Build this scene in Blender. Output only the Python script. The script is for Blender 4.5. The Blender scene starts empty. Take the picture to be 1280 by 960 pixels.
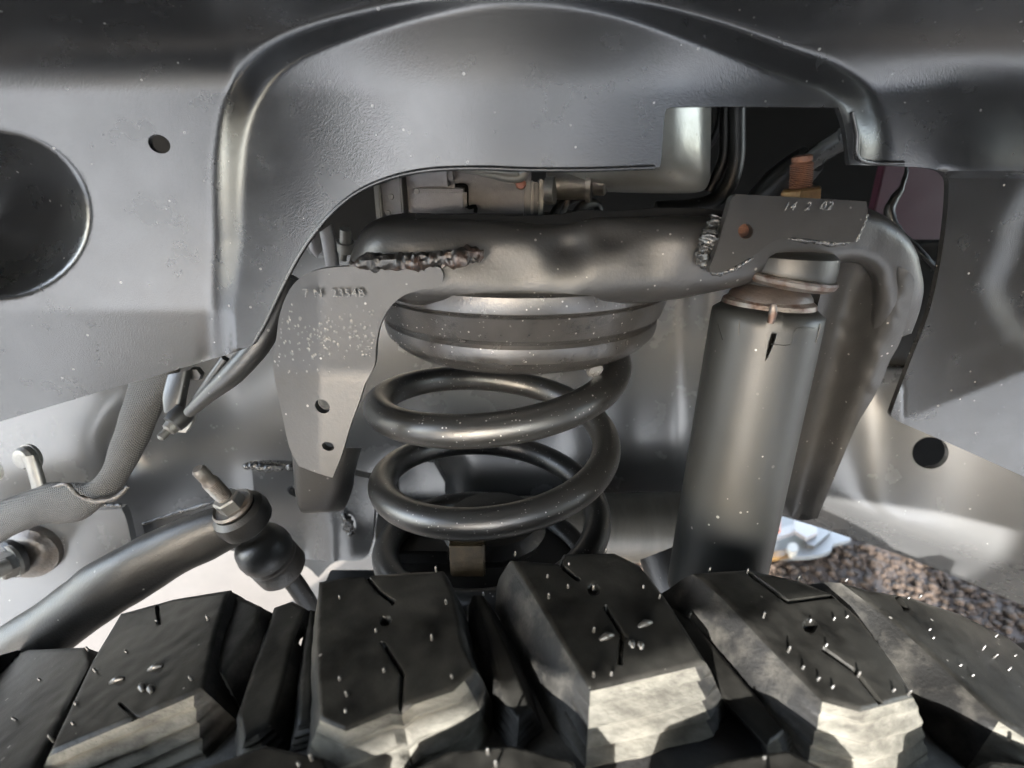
import bpy, bmesh, math, random
from mathutils import Vector, Matrix, noise
from mathutils.geometry import delaunay_2d_cdt
random.seed(7)
R = math.radians
S = bpy.context.scene
COL = S.collection

# ---------------------------------------------------------------- camera
PITCH, FPX, ZC = 21.0, 680.0, 1.05
cd = bpy.data.cameras.new('camera'); cam = bpy.data.objects.new('camera', cd); COL.objects.link(cam)
cam.location = (0, 0, ZC); cam.rotation_euler = (R(90 - PITCH), 0, 0)
cd.sensor_width = 36; cd.lens = 36 * FPX / 1280; cd.clip_start = 0.01; cd.clip_end = 200
cd.dof.use_dof = True; cd.dof.focus_distance = 0.265; cd.dof.aperture_fstop = 9.0
S.camera = cam
# ---------------------------------------------------------------- light
SUN_EL, SUN_AZ = R(22), R(202)      # azimuth measured clockwise from +Y
w = bpy.data.worlds.new('World'); S.world = w; w.use_nodes = True
nt = w.node_tree; bg = nt.nodes['Background']; bg.inputs[1].default_value = 0.15
sk = nt.nodes.new('ShaderNodeTexSky'); sk.sky_type = 'NISHITA'; sk.sun_disc = False
sk.sun_elevation = SUN_EL; sk.sun_rotation = SUN_AZ; sk.dust_density = 1.0; sk.ozone_density = 0.5
hs = nt.nodes.new('ShaderNodeHueSaturation'); hs.inputs['Saturation'].default_value = .6
nt.links.new(sk.outputs[0], hs.inputs['Color']); nt.links.new(hs.outputs[0], bg.inputs[0])
sd = bpy.data.lights.new('sun', 'SUN'); sd.energy = 2.0; sd.angle = R(0.5); sd.color = (1, 0.98, 0.95)
so = bpy.data.objects.new('sun', sd); COL.objects.link(so)
dv = Vector((math.sin(SUN_AZ) * math.cos(SUN_EL), math.cos(SUN_AZ) * math.cos(SUN_EL), math.sin(SUN_EL)))
so.rotation_euler = dv.to_track_quat('Z', 'Y').to_euler(); so.location = (0, -3, 4)
S.view_settings.view_transform = 'Standard'; S.view_settings.look = 'None'
S.view_settings.gamma = 1; S.view_settings.exposure = 4.2
S.render.engine = 'CYCLES'; S.cycles.use_denoising = True; S.cycles.max_bounces = 8
S.cycles.sample_clamp_indirect = 6

# ---------------------------------------------------------------- helpers: geometry
CP, SP = math.cos(R(PITCH)), math.sin(R(PITCH))
def ray(px, py):
    v = (py - 480) / FPX
    return Vector(((px - 640) / FPX, CP - v * SP, -(SP + v * CP)))
def U(px, py, Y):                     # point on the vertical plane at distance Y
    d = ray(px, py); return d * (Y / d.y) + Vector((0, 0, ZC))
TR, TX, TZ = 0.45, 0.012, ZC - 0.147 - 0.45     # tyre: radius, centre x, axis z
def T(px, py, r=TR):                  # where a tread corner sits on the tyre's crown
    d = ray(px, py); ox, oz = -TX, ZC - TZ
    a = d.x ** 2 + d.z ** 2; b = 2 * (ox * d.x + oz * d.z); c = ox * ox + oz * oz - r * r
    D = b * b - 4 * a * c
    if D < 0: D = 0
    t = (-b - math.sqrt(D)) / (2 * a)
    return Vector((0, 0, ZC)) + d * t
def ss(a, b, x):
    t = max(0.0, min(1.0, (x - a) / (b - a))); return t * t * (3 - 2 * t)
def cr(pts, closed=True, seg=5):      # smooth outline; a third element 1 keeps a sharp corner
    n = len(pts); out = []
    for i in range(n if closed else n - 1):
        p0, p1, p2, p3 = pts[(i - 1) % n], pts[i], pts[(i + 1) % n], pts[(i + 2) % n]
        if not closed:
            if i == 0: p0 = p1
            if i == n - 2: p3 = p2
        m = len(p1) if len(p1) != 3 else 2
        c1 = len(p1) == 3 and p1[2]; c2 = len(p2) == 3 and p2[2]
        for s in range(seg):
            t = s / seg; q = []
            for k in range(2):
                a, b = p1[k], p2[k]
                ma = (b - a) if c1 else (b - p0[k]) / 2
                mb = (b - a) if c2 else (p3[k] - a) / 2
                q.append((2*t**3 - 3*t**2 + 1) * a + (t**3 - 2*t*t + t) * ma + (-2*t**3 + 3*t*t) * b + (t**3 - t*t) * mb)
            if not out or abs(out[-1][0] - q[0]) + abs(out[-1][1] - q[1]) > 1e-3: out.append(tuple(q))
    if not closed: out.append(tuple(pts[-1][:2]))
    return out
def inside(x, y, poly):
    r = False; j = len(poly) - 1
    for i in range(len(poly)):
        xi, yi = poly[i][:2]; xj, yj = poly[j][:2]
        if (yi > y) != (yj > y) and x < (xj - xi) * (y - yi) / (yj - yi) + xi: r = not r
        j = i
    return r
def segdist(x, y, line, closed=False):
    best = 1e9; n = len(line)
    for i in range(n if closed else n - 1):
        x1, y1 = line[i][:2]; x2, y2 = line[(i + 1) % n][:2]
        dx, dy = x2 - x1, y2 - y1; L = dx * dx + dy * dy
        t = 0 if L == 0 else max(0, min(1, ((x - x1) * dx + (y - y1) * dy) / L))
        d = (x - x1 - t * dx) ** 2 + (y - y1 - t * dy) ** 2
        if d < best: best = d
    return math.sqrt(best)
def sdist(x, y, poly):                # positive inside
    d = segdist(x, y, poly, True); return d if inside(x, y, poly) else -d

# ---------------------------------------------------------------- helpers: objects
def tag(o, label=None, cat=None, group=None, kind=None):
    if label: o['label'] = label
    if cat: o['category'] = cat
    if group: o['group'] = group
    if kind: o['kind'] = kind
    return o
def thing(name, label, cat, loc, group=None):
    o = bpy.data.objects.new(name, None); COL.objects.link(o); o.location = loc
    o.empty_display_size = 0.02; return tag(o, label, cat, group)
def wpos(o):
    p = Vector(o.location)
    while o.parent: o = o.parent; p += Vector(o.location)
    return p
def link(name, verts, faces, m, parent=None, smooth=True, mats=None, fm=None, base=False):
    vs = [Vector(v) for v in verts]
    lo = Vector((min(v[k] for v in vs) for k in range(3))); hi = Vector((max(v[k] for v in vs) for k in range(3)))
    org = (lo + hi) / 2
    if base: org.z = lo.z
    me = bpy.data.meshes.new(name); me.from_pydata([v - org for v in vs], [], faces); me.update()
    bm = bmesh.new(); bm.from_mesh(me); bmesh.ops.recalc_face_normals(bm, faces=bm.faces[:]); bm.to_mesh(me); bm.free()
    for f in me.polygons: f.use_smooth = smooth
    for mm in (mats or [m]): me.materials.append(mm)
    if fm:
        for f, k in zip(me.polygons, fm): f.material_index = k
    o = bpy.data.objects.new(name, me); COL.objects.link(o)
    o.location = org - (wpos(parent) if parent else Vector())
    if parent: o.parent = parent
    return o
def autosmooth(o, deg=35):
    bm = bmesh.new(); bm.from_mesh(o.data)
    for e in bm.edges:
        if len(e.link_faces) == 2 and e.calc_face_angle(0) > R(deg): e.smooth = False
    bm.to_mesh(o.data); bm.free()
    return o
def tri(outline, holes, sp, extra=()):
    pts = []; edges = []
    for loop in [outline] + holes:
        s = len(pts); pts += [Vector(p[:2]) for p in loop]; n = len(loop)
        edges += [(s + i, s + (i + 1) % n) for i in range(n)]
    x0 = min(p[0] for p in outline); x1 = max(p[0] for p in outline)
    y0 = min(p[1] for p in outline); y1 = max(p[1] for p in outline)
    y = y0 + sp; row = 0
    while y < y1:
        xs = []; n = len(outline)                       # scanline crossings
        for loop in [outline] + holes:
            for i in range(len(loop)):
                a, b = loop[i], loop[(i + 1) % len(loop)]
                if (a[1] > y) != (b[1] > y): xs.append(a[0] + (y - a[1]) * (b[0] - a[0]) / (b[1] - a[1]))
        xs.sort()
        for a, b in zip(xs[::2], xs[1::2]):
            x = math.ceil((a + sp * .45) / sp) * sp + (sp / 2 if row % 2 else 0)
            while x < b - sp * .45: pts.append(Vector((x, y))); x += sp
        y += sp * .87; row += 1
    n1 = sum(len(l) for l in [outline] + holes)
    if extra:
        ex = [q for q in extra if inside(q[0], q[1], outline) and segdist(q[0], q[1], outline, True) > 1]
        pts = pts[:n1] + [q for q in pts[n1:] if min((q.x - a) ** 2 + (q.y - b) ** 2 for a, b in ex) > 5] + [Vector(q) for q in ex] if ex else pts
    v, e, f, *_ = delaunay_2d_cdt(pts, edges, [], 0, 1e-4)
    faces = []
    for t in f:
        cx = sum(v[i].x for i in t) / len(t); cy = sum(v[i].y for i in t) / len(t)
        if inside(cx, cy, outline) and not any(inside(cx, cy, h) for h in holes): faces.append(list(t))
    return v, faces
def sheet(name, outline, F, m, parent=None, holes=(), sp=8, thick=0.003, back=None, base=False, deg=40):
    """a shaped sheet of real thickness: F(px,py) -> depth or point; the back is pushed away along Y"""
    v, faces = tri(outline, list(holes), sp)
    P = []
    for q in v:
        r = F(q.x, q.y); P.append(U(q.x, q.y, r) if not isinstance(r, Vector) else r)
    bk = back or Vector((0, thick, 0))
    n = len(P); verts = P + [p + bk for p in P]
    used = {}; 
    for f in faces:
        for i in range(len(f)):
            a, b = f[i], f[(i + 1) % len(f)]; used[(a, b)] = used.get((a, b), 0) + 1
    side = [[a, b, b + n, a + n] for (a, b) in used if (b, a) not in used]
    allf = faces + [[i + n for i in reversed(f)] for f in faces] + side
    keep = sorted({i for f in allf for i in f}); mp = {k: i for i, k in enumerate(keep)}
    o = link(name, [verts[k] for k in keep], [[mp[i] for i in f] for f in allf], m, parent, base=base)
    return autosmooth(o, deg)
def rings(name, rr, m, parent=None, caps=True, closed=False, smooth=True, deg=50, base=False):
    n = len(rr[0]); V = [p for r in rr for p in r]; F = []
    K = len(rr)
    for k in range(K if closed else K - 1):
        for i in range(n):
            j = (i + 1) % n; k2 = (k + 1) % K
            F.append([k * n + i, k * n + j, k2 * n + j, k2 * n + i])
    if caps and not closed:
        F.append(list(range(n))[::-1]); F.append([(K - 1) * n + i for i in range(n)])
    return autosmooth(link(name, V, F, m, parent, smooth, base=base), deg)
def loft(name, st, m, parent=None, n=28, sub=5, power=1.0, disp=None, base=False):
    """stations ((xa,ya),(xb,yb),Y,depth): the two silhouette edges of a bar and how thick it is"""
    rows = [(a[0], a[1], b[0], b[1], Y, d) for a, b, Y, d in st]; fine = []
    for i in range(len(rows) - 1):
        p0, p1, p2, p3 = rows[max(i - 1, 0)], rows[i], rows[i + 1], rows[min(i + 2, len(rows) - 1)]
        for s in range(sub):
            t = s / sub
            fine.append([(2*t**3-3*t*t+1)*p1[k] + (t**3-2*t*t+t)*(p2[k]-p0[k])/2 + (-2*t**3+3*t*t)*p2[k] + (t**3-t*t)*(p3[k]-p1[k])/2 for k in range(6)])
    fine.append(list(rows[-1])); rr = []
    for xa, ya, xb, yb, Y, d in fine:
        A, B = U(xa, ya, Y), U(xb, yb, Y); c = (A + B) / 2; h = (A - B) / 2
        w_ = c - Vector((0, 0, ZC)); hn = h.normalized(); w_ = (w_ - hn * w_.dot(hn)).normalized() * d
        ring = []
        for k in range(n):
            a = 2 * math.pi * k / n; ca, sa = math.cos(a), math.sin(a)
            ca = math.copysign(abs(ca) ** power, ca); sa = math.copysign(abs(sa) ** power, sa)
            p = c + h * ca + w_ * sa
            if disp: p += (p - c).normalized() * disp(p)
            ring.append(p)
        rr.append(ring)
    return rings(name, rr, m, parent, base=base)
def tube(name, pts, r, m, parent=None, n=16, sub=6, base=False, disp=None):
    pts = [Vector(p) for p in pts]; rad = r if isinstance(r, (list, tuple)) else [r] * len(pts)
    P, Q = [], []
    for i in range(len(pts) - 1):
        p0, p1, p2, p3 = pts[max(i-1, 0)], pts[i], pts[i+1], pts[min(i+2, len(pts)-1)]
        for s in range(sub):
            t = s / sub
            P.append((2*t**3-3*t*t+1)*p1 + (t**3-2*t*t+t)*(p2-p0)/2 + (-2*t**3+3*t*t)*p2 + (t**3-t*t)*(p3-p1)/2)
            Q.append(rad[i] * (1 - t) + rad[i+1] * t)
    P.append(pts[-1]); Q.append(rad[-1]); rr = []; up = None
    for i, p in enumerate(P):
        tg = (P[min(i+1, len(P)-1)] - P[max(i-1, 0)]).normalized()
        if up is None: up = tg.orthogonal().normalized()
        up = (up - tg * up.dot(tg)).normalized(); bn = tg.cross(up); ring = []
        for k in range(n):
            a = 2 * math.pi * k / n; d = up * math.cos(a) + bn * math.sin(a)
            rad_ = Q[i] + (disp(p + d * Q[i], i, k) if disp else 0); ring.append(p + d * rad_)
        rr.append(ring)
    return rings(name, rr, m, parent, base=base)
def frame_of(axis):
    z = Vector(axis).normalized(); x = z.orthogonal().normalized()
    if abs(z.z) < .99: x = Vector((0, 0, 1)).cross(z).normalized()
    return x, z.cross(x), z
def lathe(name, prof, c, axis, m, parent=None, n=64, base=False, disp=None, deg=35, phase=0, caps=True):
    x, y, z = frame_of(axis); c = Vector(c)
    rr = []
    for r, h in prof:
        ring = []
        for k in range(n):
            a = 2 * math.pi * k / n + phase; p = c + z * h + (x * math.cos(a) + y * math.sin(a)) * r
            if disp: p += (x * math.cos(a) + y * math.sin(a)) * disp(a, h)
            ring.append(p)
        rr.append(ring)
    return rings(name, rr, m, parent, deg=deg, base=base, caps=caps)
def box(name, c, sx, sy, sz, m, parent=None, rot=None, bev=0.0008, base=False):
    bm = bmesh.new(); bmesh.ops.create_cube(bm, size=1)
    for v in bm.verts: v.co = Vector((v.co.x * sx, v.co.y * sy, v.co.z * sz))
    if bev: bmesh.ops.bevel(bm, geom=bm.edges[:], offset=bev, segments=2, affect='EDGES')
    M = Matrix.Rotation(rot[0], 3, rot[1]) if rot else Matrix.Identity(3)
    V = [M @ v.co + Vector(c) for v in bm.verts]; F = [[v.index for v in f.verts] for f in bm.faces]
    bm.free(); return autosmooth(link(name, V, F, m, parent, base=base), 50)
def bead(name, pts, r, m, parent=None, seed=0, n=12):
    """a rippled weld bead along points"""
    def d(p, i, k): return r * (.10 * math.sin(i * 1.1 + noise.noise(p * 200) * 3) + .55 * noise.noise(p * 160 + Vector((seed, 0, 0))) + .45 * noise.noise(p * 520))
    return tube(name, pts, [r * .45] + [r] * (len(pts) - 2) + [r * .6], m, parent, n=n, sub=14, disp=d)

# ---------------------------------------------------------------- materials
def mat(name, base, rough=.4, metal=0., col2=None, mscale=25, mlo=.3, mhi=.75, bump=.02, bscale=900, speck=0., sscale=350,
        rvar=.03, spec=.75, streak=0., coat=0., scol=(.28, .27, .25), stretch=None):
    m = bpy.data.materials.new(name); m.use_nodes = True; N = m.node_tree.nodes; L = m.node_tree.links
    b = N['Principled BSDF']; b.inputs['Metallic'].default_value = metal; b.inputs['Specular IOR Level'].default_value = spec
    b.inputs['Coat Weight'].default_value = coat
    tc = N.new('ShaderNodeTexCoord'); co = tc.outputs['Object']
    if stretch:
        mp = N.new('ShaderNodeMapping'); mp.inputs['Scale'].default_value = stretch; L.new(co, mp.inputs[0]); co2 = mp.outputs[0]
    else: co2 = co
    def nz(scale, detail=4, rough_=.6, c=None):
        t = N.new('ShaderNodeTexNoise'); t.inputs['Scale'].default_value = scale; t.inputs['Detail'].default_value = detail
        t.inputs['Roughness'].default_value = rough_; L.new(c or co, t.inputs['Vector']); return t.outputs['Fac']
    def rng(v, a, b_, c, d):
        t = N.new('ShaderNodeMapRange'); L.new(v, t.inputs[0]); t.inputs[1].default_value = a; t.inputs[2].default_value = b_
        t.inputs[3].default_value = c; t.inputs[4].default_value = d; return t.outputs[0]
    def mix(f, a, b_):
        t = N.new('ShaderNodeMix'); t.data_type = 'RGBA'
        for s, v in ((0, f), (6, a), (7, b_)):
            if isinstance(v, (tuple, float, int)): t.inputs[s].default_value = (*v, 1) if isinstance(v, tuple) else v
            else: L.new(v, t.inputs[s])
        return t.outputs[2]
    c = base
    if col2: c = mix(rng(nz(mscale, 6, .65, co2), mlo, mhi, 0, 1), base, col2)
    r = rng(nz(mscale * 2.3, 5), .3, .7, rough - rvar, rough + rvar)
    if speck > 0:
        vo = N.new('ShaderNodeTexVoronoi'); vo.inputs['Scale'].default_value = sscale; L.new(co, vo.inputs['Vector'])
        sep = N.new('ShaderNodeSeparateColor'); L.new(vo.outputs['Color'], sep.inputs[0])
        gate = rng(sep.outputs[0], 1 - speck, 1 - speck + .001, 0, 1)
        siz = rng(sep.outputs[1], 0, 1, .06, .27)
        lt = N.new('ShaderNodeMath'); lt.operation = 'LESS_THAN'; L.new(vo.outputs['Distance'], lt.inputs[0]); L.new(siz, lt.inputs[1])
        mu = N.new('ShaderNodeMath'); mu.operation = 'MULTIPLY'; L.new(gate, mu.inputs[0]); L.new(lt.outputs[0], mu.inputs[1])
        mu2 = N.new('ShaderNodeMath'); mu2.operation = 'MULTIPLY'; L.new(mu.outputs[0], mu2.inputs[0])
        L.new(rng(sep.outputs[2], 0, 1, .15, .85), mu2.inputs[1])
        c = mix(mu2.outputs[0], c, scol)
    if isinstance(c, tuple): b.inputs['Base Color'].default_value = (*c, 1)
    else: L.new(c, b.inputs['Base Color'])
    L.new(r, b.inputs['Roughness'])
    if bump:
        bp = N.new('ShaderNodeBump'); bp.inputs['Strength'].default_value = min(1, bump * 10); bp.inputs['Distance'].default_value = .0004
        L.new(nz(bscale, 3, .6, co2), bp.inputs['Height']); L.new(bp.outputs[0], b.inputs['Normal'])
    return m
M = {}
M['liner'] = mat('liner_plastic', (.013, .013, .0134), .25, col2=(.017, .017, .0172), bump=.018, bscale=1500, speck=.04, sscale=460, rvar=.04)
M['droplet'] = mat('paint_droplet', (.018, .018, .017), .38, bump=0)
M['frame'] = mat('frame_paint', (.05, .05, .05), .30, col2=(.06, .06, .06), bump=.02, bscale=260, speck=.04)
M['rail'] = mat('rail_paint', (.045, .045, .045), .26, col2=(.052, .052, .051), mscale=12, bump=.015, bscale=200, speck=.02)
M['tower'] = mat('tower_paint', (.016, .016, .0155), .42, spec=.6, col2=(.019, .018, .018), bump=.03, bscale=700, speck=.10, sscale=420)
M['plate'] = mat('plate_paint', (.016, .0155, .015), .40, col2=(.022, .021, .0205), mscale=120, spec=.5, bump=.02, bscale=650, speck=.08, sscale=450)
M['cup'] = mat('cup_paint', (.022, .021, .020), .25, col2=(.034, .032, .031), mscale=90, bump=.03, bscale=1400, speck=.16, sscale=600)
M['spring'] = mat('spring_coating', (.010, .010, .010), .34, bump=.03, bscale=1300, speck=.38, sscale=600, scol=(.38, .37, .36))
M['shock'] = mat('shock_plastic', (.014, .0145, .014), .44, spec=.5, bump=.015, bscale=1100, speck=.05, sscale=350)
M['cone'] = mat('stained_rubber', (.014, .011, .010), .5, col2=(.035, .022, .015), mscale=120, bump=.05, bscale=500)
M['tray'] = mat('pale_tray', (.07, .075, .08), .5, bump=0)
M['weld'] = mat('weld_metal', (.016, .015, .014), .30, metal=.2, col2=(.055, .025, .014), mscale=50, mlo=.52, mhi=.72, bump=.10, bscale=800)
M['weldpaint'] = mat('painted_weld', (.018, .018, .0175), .25, bump=.10, bscale=700, col2=(.07, .068, .065), mscale=200, mlo=.5, mhi=.7)  # lighter flecks put the weld's sparkle into the colour
M['rust'] = mat('rusty_steel', (.13, .046, .016), .75, col2=(.05, .02, .010), mscale=300, bump=.12, bscale=900, metal=.1)
M['washer'] = mat('rusted_washer', (.13, .12, .112), .4, metal=.5, col2=(.055, .026, .015), mscale=110, mlo=.42, mhi=.58, bump=.08, bscale=700)
M['zinc'] = mat('zinc_steel', (.17, .166, .155), .42, metal=.6, col2=(.10, .097, .09), mscale=60, bump=.05, bscale=700)
M['brass'] = mat('yellow_zinc_nut', (.15, .095, .035), .4, metal=.5, col2=(.07, .032, .012), mscale=160, bump=.05)
M['tank'] = mat('galvanised_tank', (.30, .295, .27), .36, metal=.6, col2=(.22, .215, .195), mscale=28, bump=.03, bscale=300, speck=.1, sscale=300, scol=(.2, .19, .17))
M['black'] = mat('black_plastic', (.012, .012, .012), .38, bump=.03, bscale=1200, speck=.04)
M['module'] = mat('module_plastic', (.12, .112, .117), .42, col2=(.15, .142, .146), mscale=300, bump=.06, bscale=1500, speck=.06, sscale=500)
M['rubber'] = mat('rubber', (.011, .011, .011), .42, bump=.04, bscale=900, speck=.08)
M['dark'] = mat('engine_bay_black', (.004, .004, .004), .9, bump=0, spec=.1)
M['maroon'] = mat('maroon_paint', (.055, .018, .030), .35, bump=0)
M['white'] = mat('white_plastic', (.15, .147, .14), .45, bump=.02, col2=(.2, .19, .165), mscale=80)
M['orange'] = mat('orange_plastic', (.25, .07, .03), .4, bump=0)
M['bronze'] = mat('bronze_bushing', (.11, .078, .04), .35, metal=.5, col2=(.04, .028, .016), mscale=90, bump=.05)
M['axle'] = mat('axle_steel', (.06, .055, .045), .45, metal=.2, col2=(.10, .09, .075), mscale=20, stretch=(5, 1, 1), bump=.05, bscale=400)
M['dirt'] = mat('dirty_metal', (.042, .039, .034), .5, col2=(.04, .026, .017), mscale=130, bump=.12, bscale=500)
M['arm'] = mat('arm_paint', (.006, .006, .0058), .42, col2=(.013, .0125, .012), mscale=40, spec=.4, bump=.05, bscale=700, speck=.06)
M['tread'] = mat('tread_rubber', (.0012, .0012, .0012), .32, spec=.08, bump=.015, bscale=900, speck=.03, sscale=350, col2=(.026, .025, .022), mscale=40)
M['dust'] = mat('dusty_rubber', (.100, .095, .080), .8, col2=(.028, .026, .022), mscale=75, mlo=.42, mhi=.72, spec=.15, stretch=(.7, 1, 2.2), bump=.12, bscale=500)
M['side'] = mat('dust_stained_rubber', (.005, .0049, .0045), .65, col2=(.042, .039, .033), spec=.25, mscale=70, mlo=.45, mhi=.74, bump=.05, bscale=700)
M['groove'] = mat('dusty_groove_rubber', (.009, .0085, .008), .6, col2=(.055, .052, .044), mscale=32, mlo=.5, mhi=.72, bump=.12, bscale=400)
M['nub'] = mat('nub_rubber', (.028, .027, .025), .3, bump=0, spec=.6)
M['concrete'] = mat('concrete', (.055, .045, .035), .85, col2=(.070, .058, .046), mscale=9, mlo=.3, mhi=.7, bump=.3, bscale=60)
M['stone'] = mat('gravel_stone', (.018, .0125, .009), .8, col2=(.055, .039, .029), mscale=18, spec=.2, bump=.2, bscale=150)
M['soil'] = mat('soil', (.03, .02, .014), .9, bump=.1, bscale=100)
M['blockerm'] = mat('dark_blocker', (.02, .02, .022), .8, bump=0)
def weave(name, base, hi, sc):
    m = bpy.data.materials.new(name); m.use_nodes = True; N = m.node_tree.nodes; L = m.node_tree.links; b = N['Principled BSDF']
    tc = N.new('ShaderNodeTexCoord'); 
    def wv(rot):
        mp = N.new('ShaderNodeMapping'); mp.inputs['Rotation'].default_value = rot; L.new(tc.outputs['Object'], mp.inputs[0])
        t = N.new('ShaderNodeTexWave'); t.inputs['Scale'].default_value = sc; t.inputs['Distortion'].default_value = 1.2; t.inputs['Detail Scale'].default_value = 3
        L.new(mp.outputs[0], t.inputs['Vector']); return t.outputs['Fac']
    a = wv((0, R(20), 0)); c = wv((0, R(105), 0))
    mu = N.new('ShaderNodeMath'); mu.operation = 'MULTIPLY'; L.new(a, mu.inputs[0]); L.new(c, mu.inputs[1])
    mx = N.new('ShaderNodeMix'); mx.data_type = 'RGBA'; mx.inputs[6].default_value = (*base, 1); mx.inputs[7].default_value = (*hi, 1)
    L.new(mu.outputs[0], mx.inputs[0]); L.new(mx.outputs[2], b.inputs['Base Color'])
    bp = N.new('ShaderNodeBump'); bp.inputs['Strength'].default_value = .9; bp.inputs['Distance'].default_value = .0006
    L.new(mu.outputs[0], bp.inputs['Height']); L.new(bp.outputs[0], b.inputs['Normal']); b.inputs['Roughness'].default_value = .6
    return m
M['weave'] = weave('woven_sleeve', (.018, .017, .016), (.09, .085, .078), 260)

# ================================================================ SETTING: ground
def plane(name, x0, x1, y0, y1, z, m):
    o = link(name, [(x0, y0, z), (x1, y0, z), (x1, y1, z), (x0, y1, z)], [[0, 1, 2, 3]], m, None, False)
    return tag(o, kind='structure')
plane('ground', -60, 60, -60, 60, 0, M['concrete'])
M['bounce'] = mat('pale_bounce_ground', (.42, .42, .415), .8, col2=(.50, .50, .495), mscale=3, bump=.2, bscale=60)
plane('bounce_ground', -9, 9, -14, -.30, .004, M['bounce'])  # unseen pale ground added to throw light up onto the liner
plane('planting_bed', 0.22, 6.0, .75, 6.0, .004, M['soil'])
# brown gravel that shows between frame rail and tyre
def gravel():
    V, F = [], []
    for i in range(11000):
        x = random.uniform(.24, 1.5); y = random.uniform(.78, 1.9); r = random.uniform(.004, .006) + .012 * random.random() ** 3
        z = .004 + random.uniform(-.2, .8) * r
        rot = Matrix.Rotation(random.uniform(0, 6.28), 3, 'Z') @ Matrix.Rotation(random.uniform(0, 1), 3, 'X')
        s = len(V); pts = []
        for (a, b, c) in ((1,0,0),(-1,0,0),(0,1,0),(0,-1,0),(0,0,1),(0,0,-1),(.6,.6,.5),(-.6,.6,.5),(.6,-.6,.5),(-.6,-.6,.5)):
            k = r * random.uniform(.8, 1.15); pts.append(rot @ Vector((a * k, b * k * .8, c * k * .7)) + Vector((x, y, z)))
        V += pts
        for f in ((4,6,7),(4,7,9),(4,9,8),(4,8,6),(6,0,2),(6,2,7),(7,2,1),(7,1,9),(9,1,3),(9,3,8),(8,3,0),(8,0,6),(5,2,0),(5,1,2),(5,3,1),(5,0,3)):
            F.append([s + q for q in f])
    o = link('gravel', V, F, M['stone'], None, True); tag(o, 'loose brown gravel on the ground beyond the right end of the tire', 'gravel', kind='stuff')
gravel()
# dark engine bay shell behind every opening
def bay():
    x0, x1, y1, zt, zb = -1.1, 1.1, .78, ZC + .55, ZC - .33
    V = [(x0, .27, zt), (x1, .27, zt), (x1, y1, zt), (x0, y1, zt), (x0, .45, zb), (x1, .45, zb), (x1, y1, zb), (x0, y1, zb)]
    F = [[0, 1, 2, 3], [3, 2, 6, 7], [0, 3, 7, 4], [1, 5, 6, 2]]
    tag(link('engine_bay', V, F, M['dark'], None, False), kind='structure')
bay()

# ================================================================ FENDER LINER
pocket = cr([(300, 520), (292, 300), (296, 180), (318, 112), (362, 68), (440, 36), (540, 8), (640, -6), (760, 6), (880, 44), (980, 84),
             (1036, 106), (1070, 140), (1080, 215), (980, 400), (600, 520)], seg=6)
rbay = cr([(1238, 310), (1222, 372), (1285, 455), (1500, 560), (1700, 420), (1600, 120), (1330, 190), (1260, 250)], seg=4)
def liner_Y(x, y):
    Y = .250 - .000012 * (340 - y) - .00000008 * max(0, 340 - y) ** 2
    Y -= .075 * ss(120, -260, y)
    Y -= .012 * ss(60, -140, y)
    Y -= .00006 * max(0, 290 - x)
    s = ss(-32, 14, sdist(x, y, pocket)) if -60 < y < 560 and 230 < x < 1140 else (1.0 if inside(x, y, pocket) else 0.0)
    xc = (x - 670) / 380
    Y = Y * (1 - s) + (.226 + .014 * xc * xc - .000035 * (212 - y) - .000000125 * max(0, 212 - y) ** 2 - .005 * ss(120, -40, y)) * s
    if x < 290:
        d = math.hypot((x + 8) / 122, (y - 268) / 106)
        dd_ = max(0, 1 - d * d); Y += .030 * dd_ * dd_ / (dd_ + .12)
        Y += .00006 * max(0, y - 388) * ss(300, 284, x)
    if x > 1040:
        Y += .016 * ss(215, 222, y) * ss(1100, 1130, x)
        c = sdist(x, y, rbay) if x > 1150 else -99
        Y += .003 * ss(-6, 46, c)
        Y -= .006 * math.exp(-((x - 1200) / 85) ** 2 - ((y - 215) / 85) ** 2) * (1 - ss(212, 222, y))
        t = y - (527 - (x - 1120) * .40)
        if x > 1115: Y += .00010 * max(0, t)
    return Y
liner_out = cr([(-420, 660, 1), (0, 527, 1), (100, 497), (200, 468), (300, 438), (318, 428), (333, 402), (352, 362), (373, 322), (396, 288), (422, 259),
    (452, 237), (492, 221), (540, 212), (600, 210), (660, 212), (740, 212), (820, 209, 1), (826, 203), (831, 143), (838, 134, 1), (900, 133), (1048, 134, 1),
    (1056, 160), (1062, 206, 1), (1130, 208), (1165, 211), (1181, 218), (1186, 236), (1180, 300), (1164, 382), (1138, 452), (1117, 508), (1115, 521), (1128, 529, 1),
    (1200, 560), (1285, 598, 1), (1700, 790, 1), (1700, -60, 1), (-420, -60, 1)], seg=5)
def ell(cx, cy, rx, ry, n=20, rot=0):
    return [(cx + rx * math.cos(a) * math.cos(rot) - ry * math.sin(a) * math.sin(rot), cy + rx * math.cos(a) * math.sin(rot) + ry * math.sin(a) * math.cos(rot))
            for a in (2 * math.pi * i / n for i in range(n))]
liner = thing('fender_liner', 'large grey plastic wheel arch liner with a cut-out arch above the spring', 'fender liner', U(640, 100, .26))
sheet('liner_panel', liner_out, liner_Y, M['liner'], liner, holes=[ell(199, 180, 15, 11, 20, .5)], sp=5.5, thick=.003, deg=60)
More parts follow.
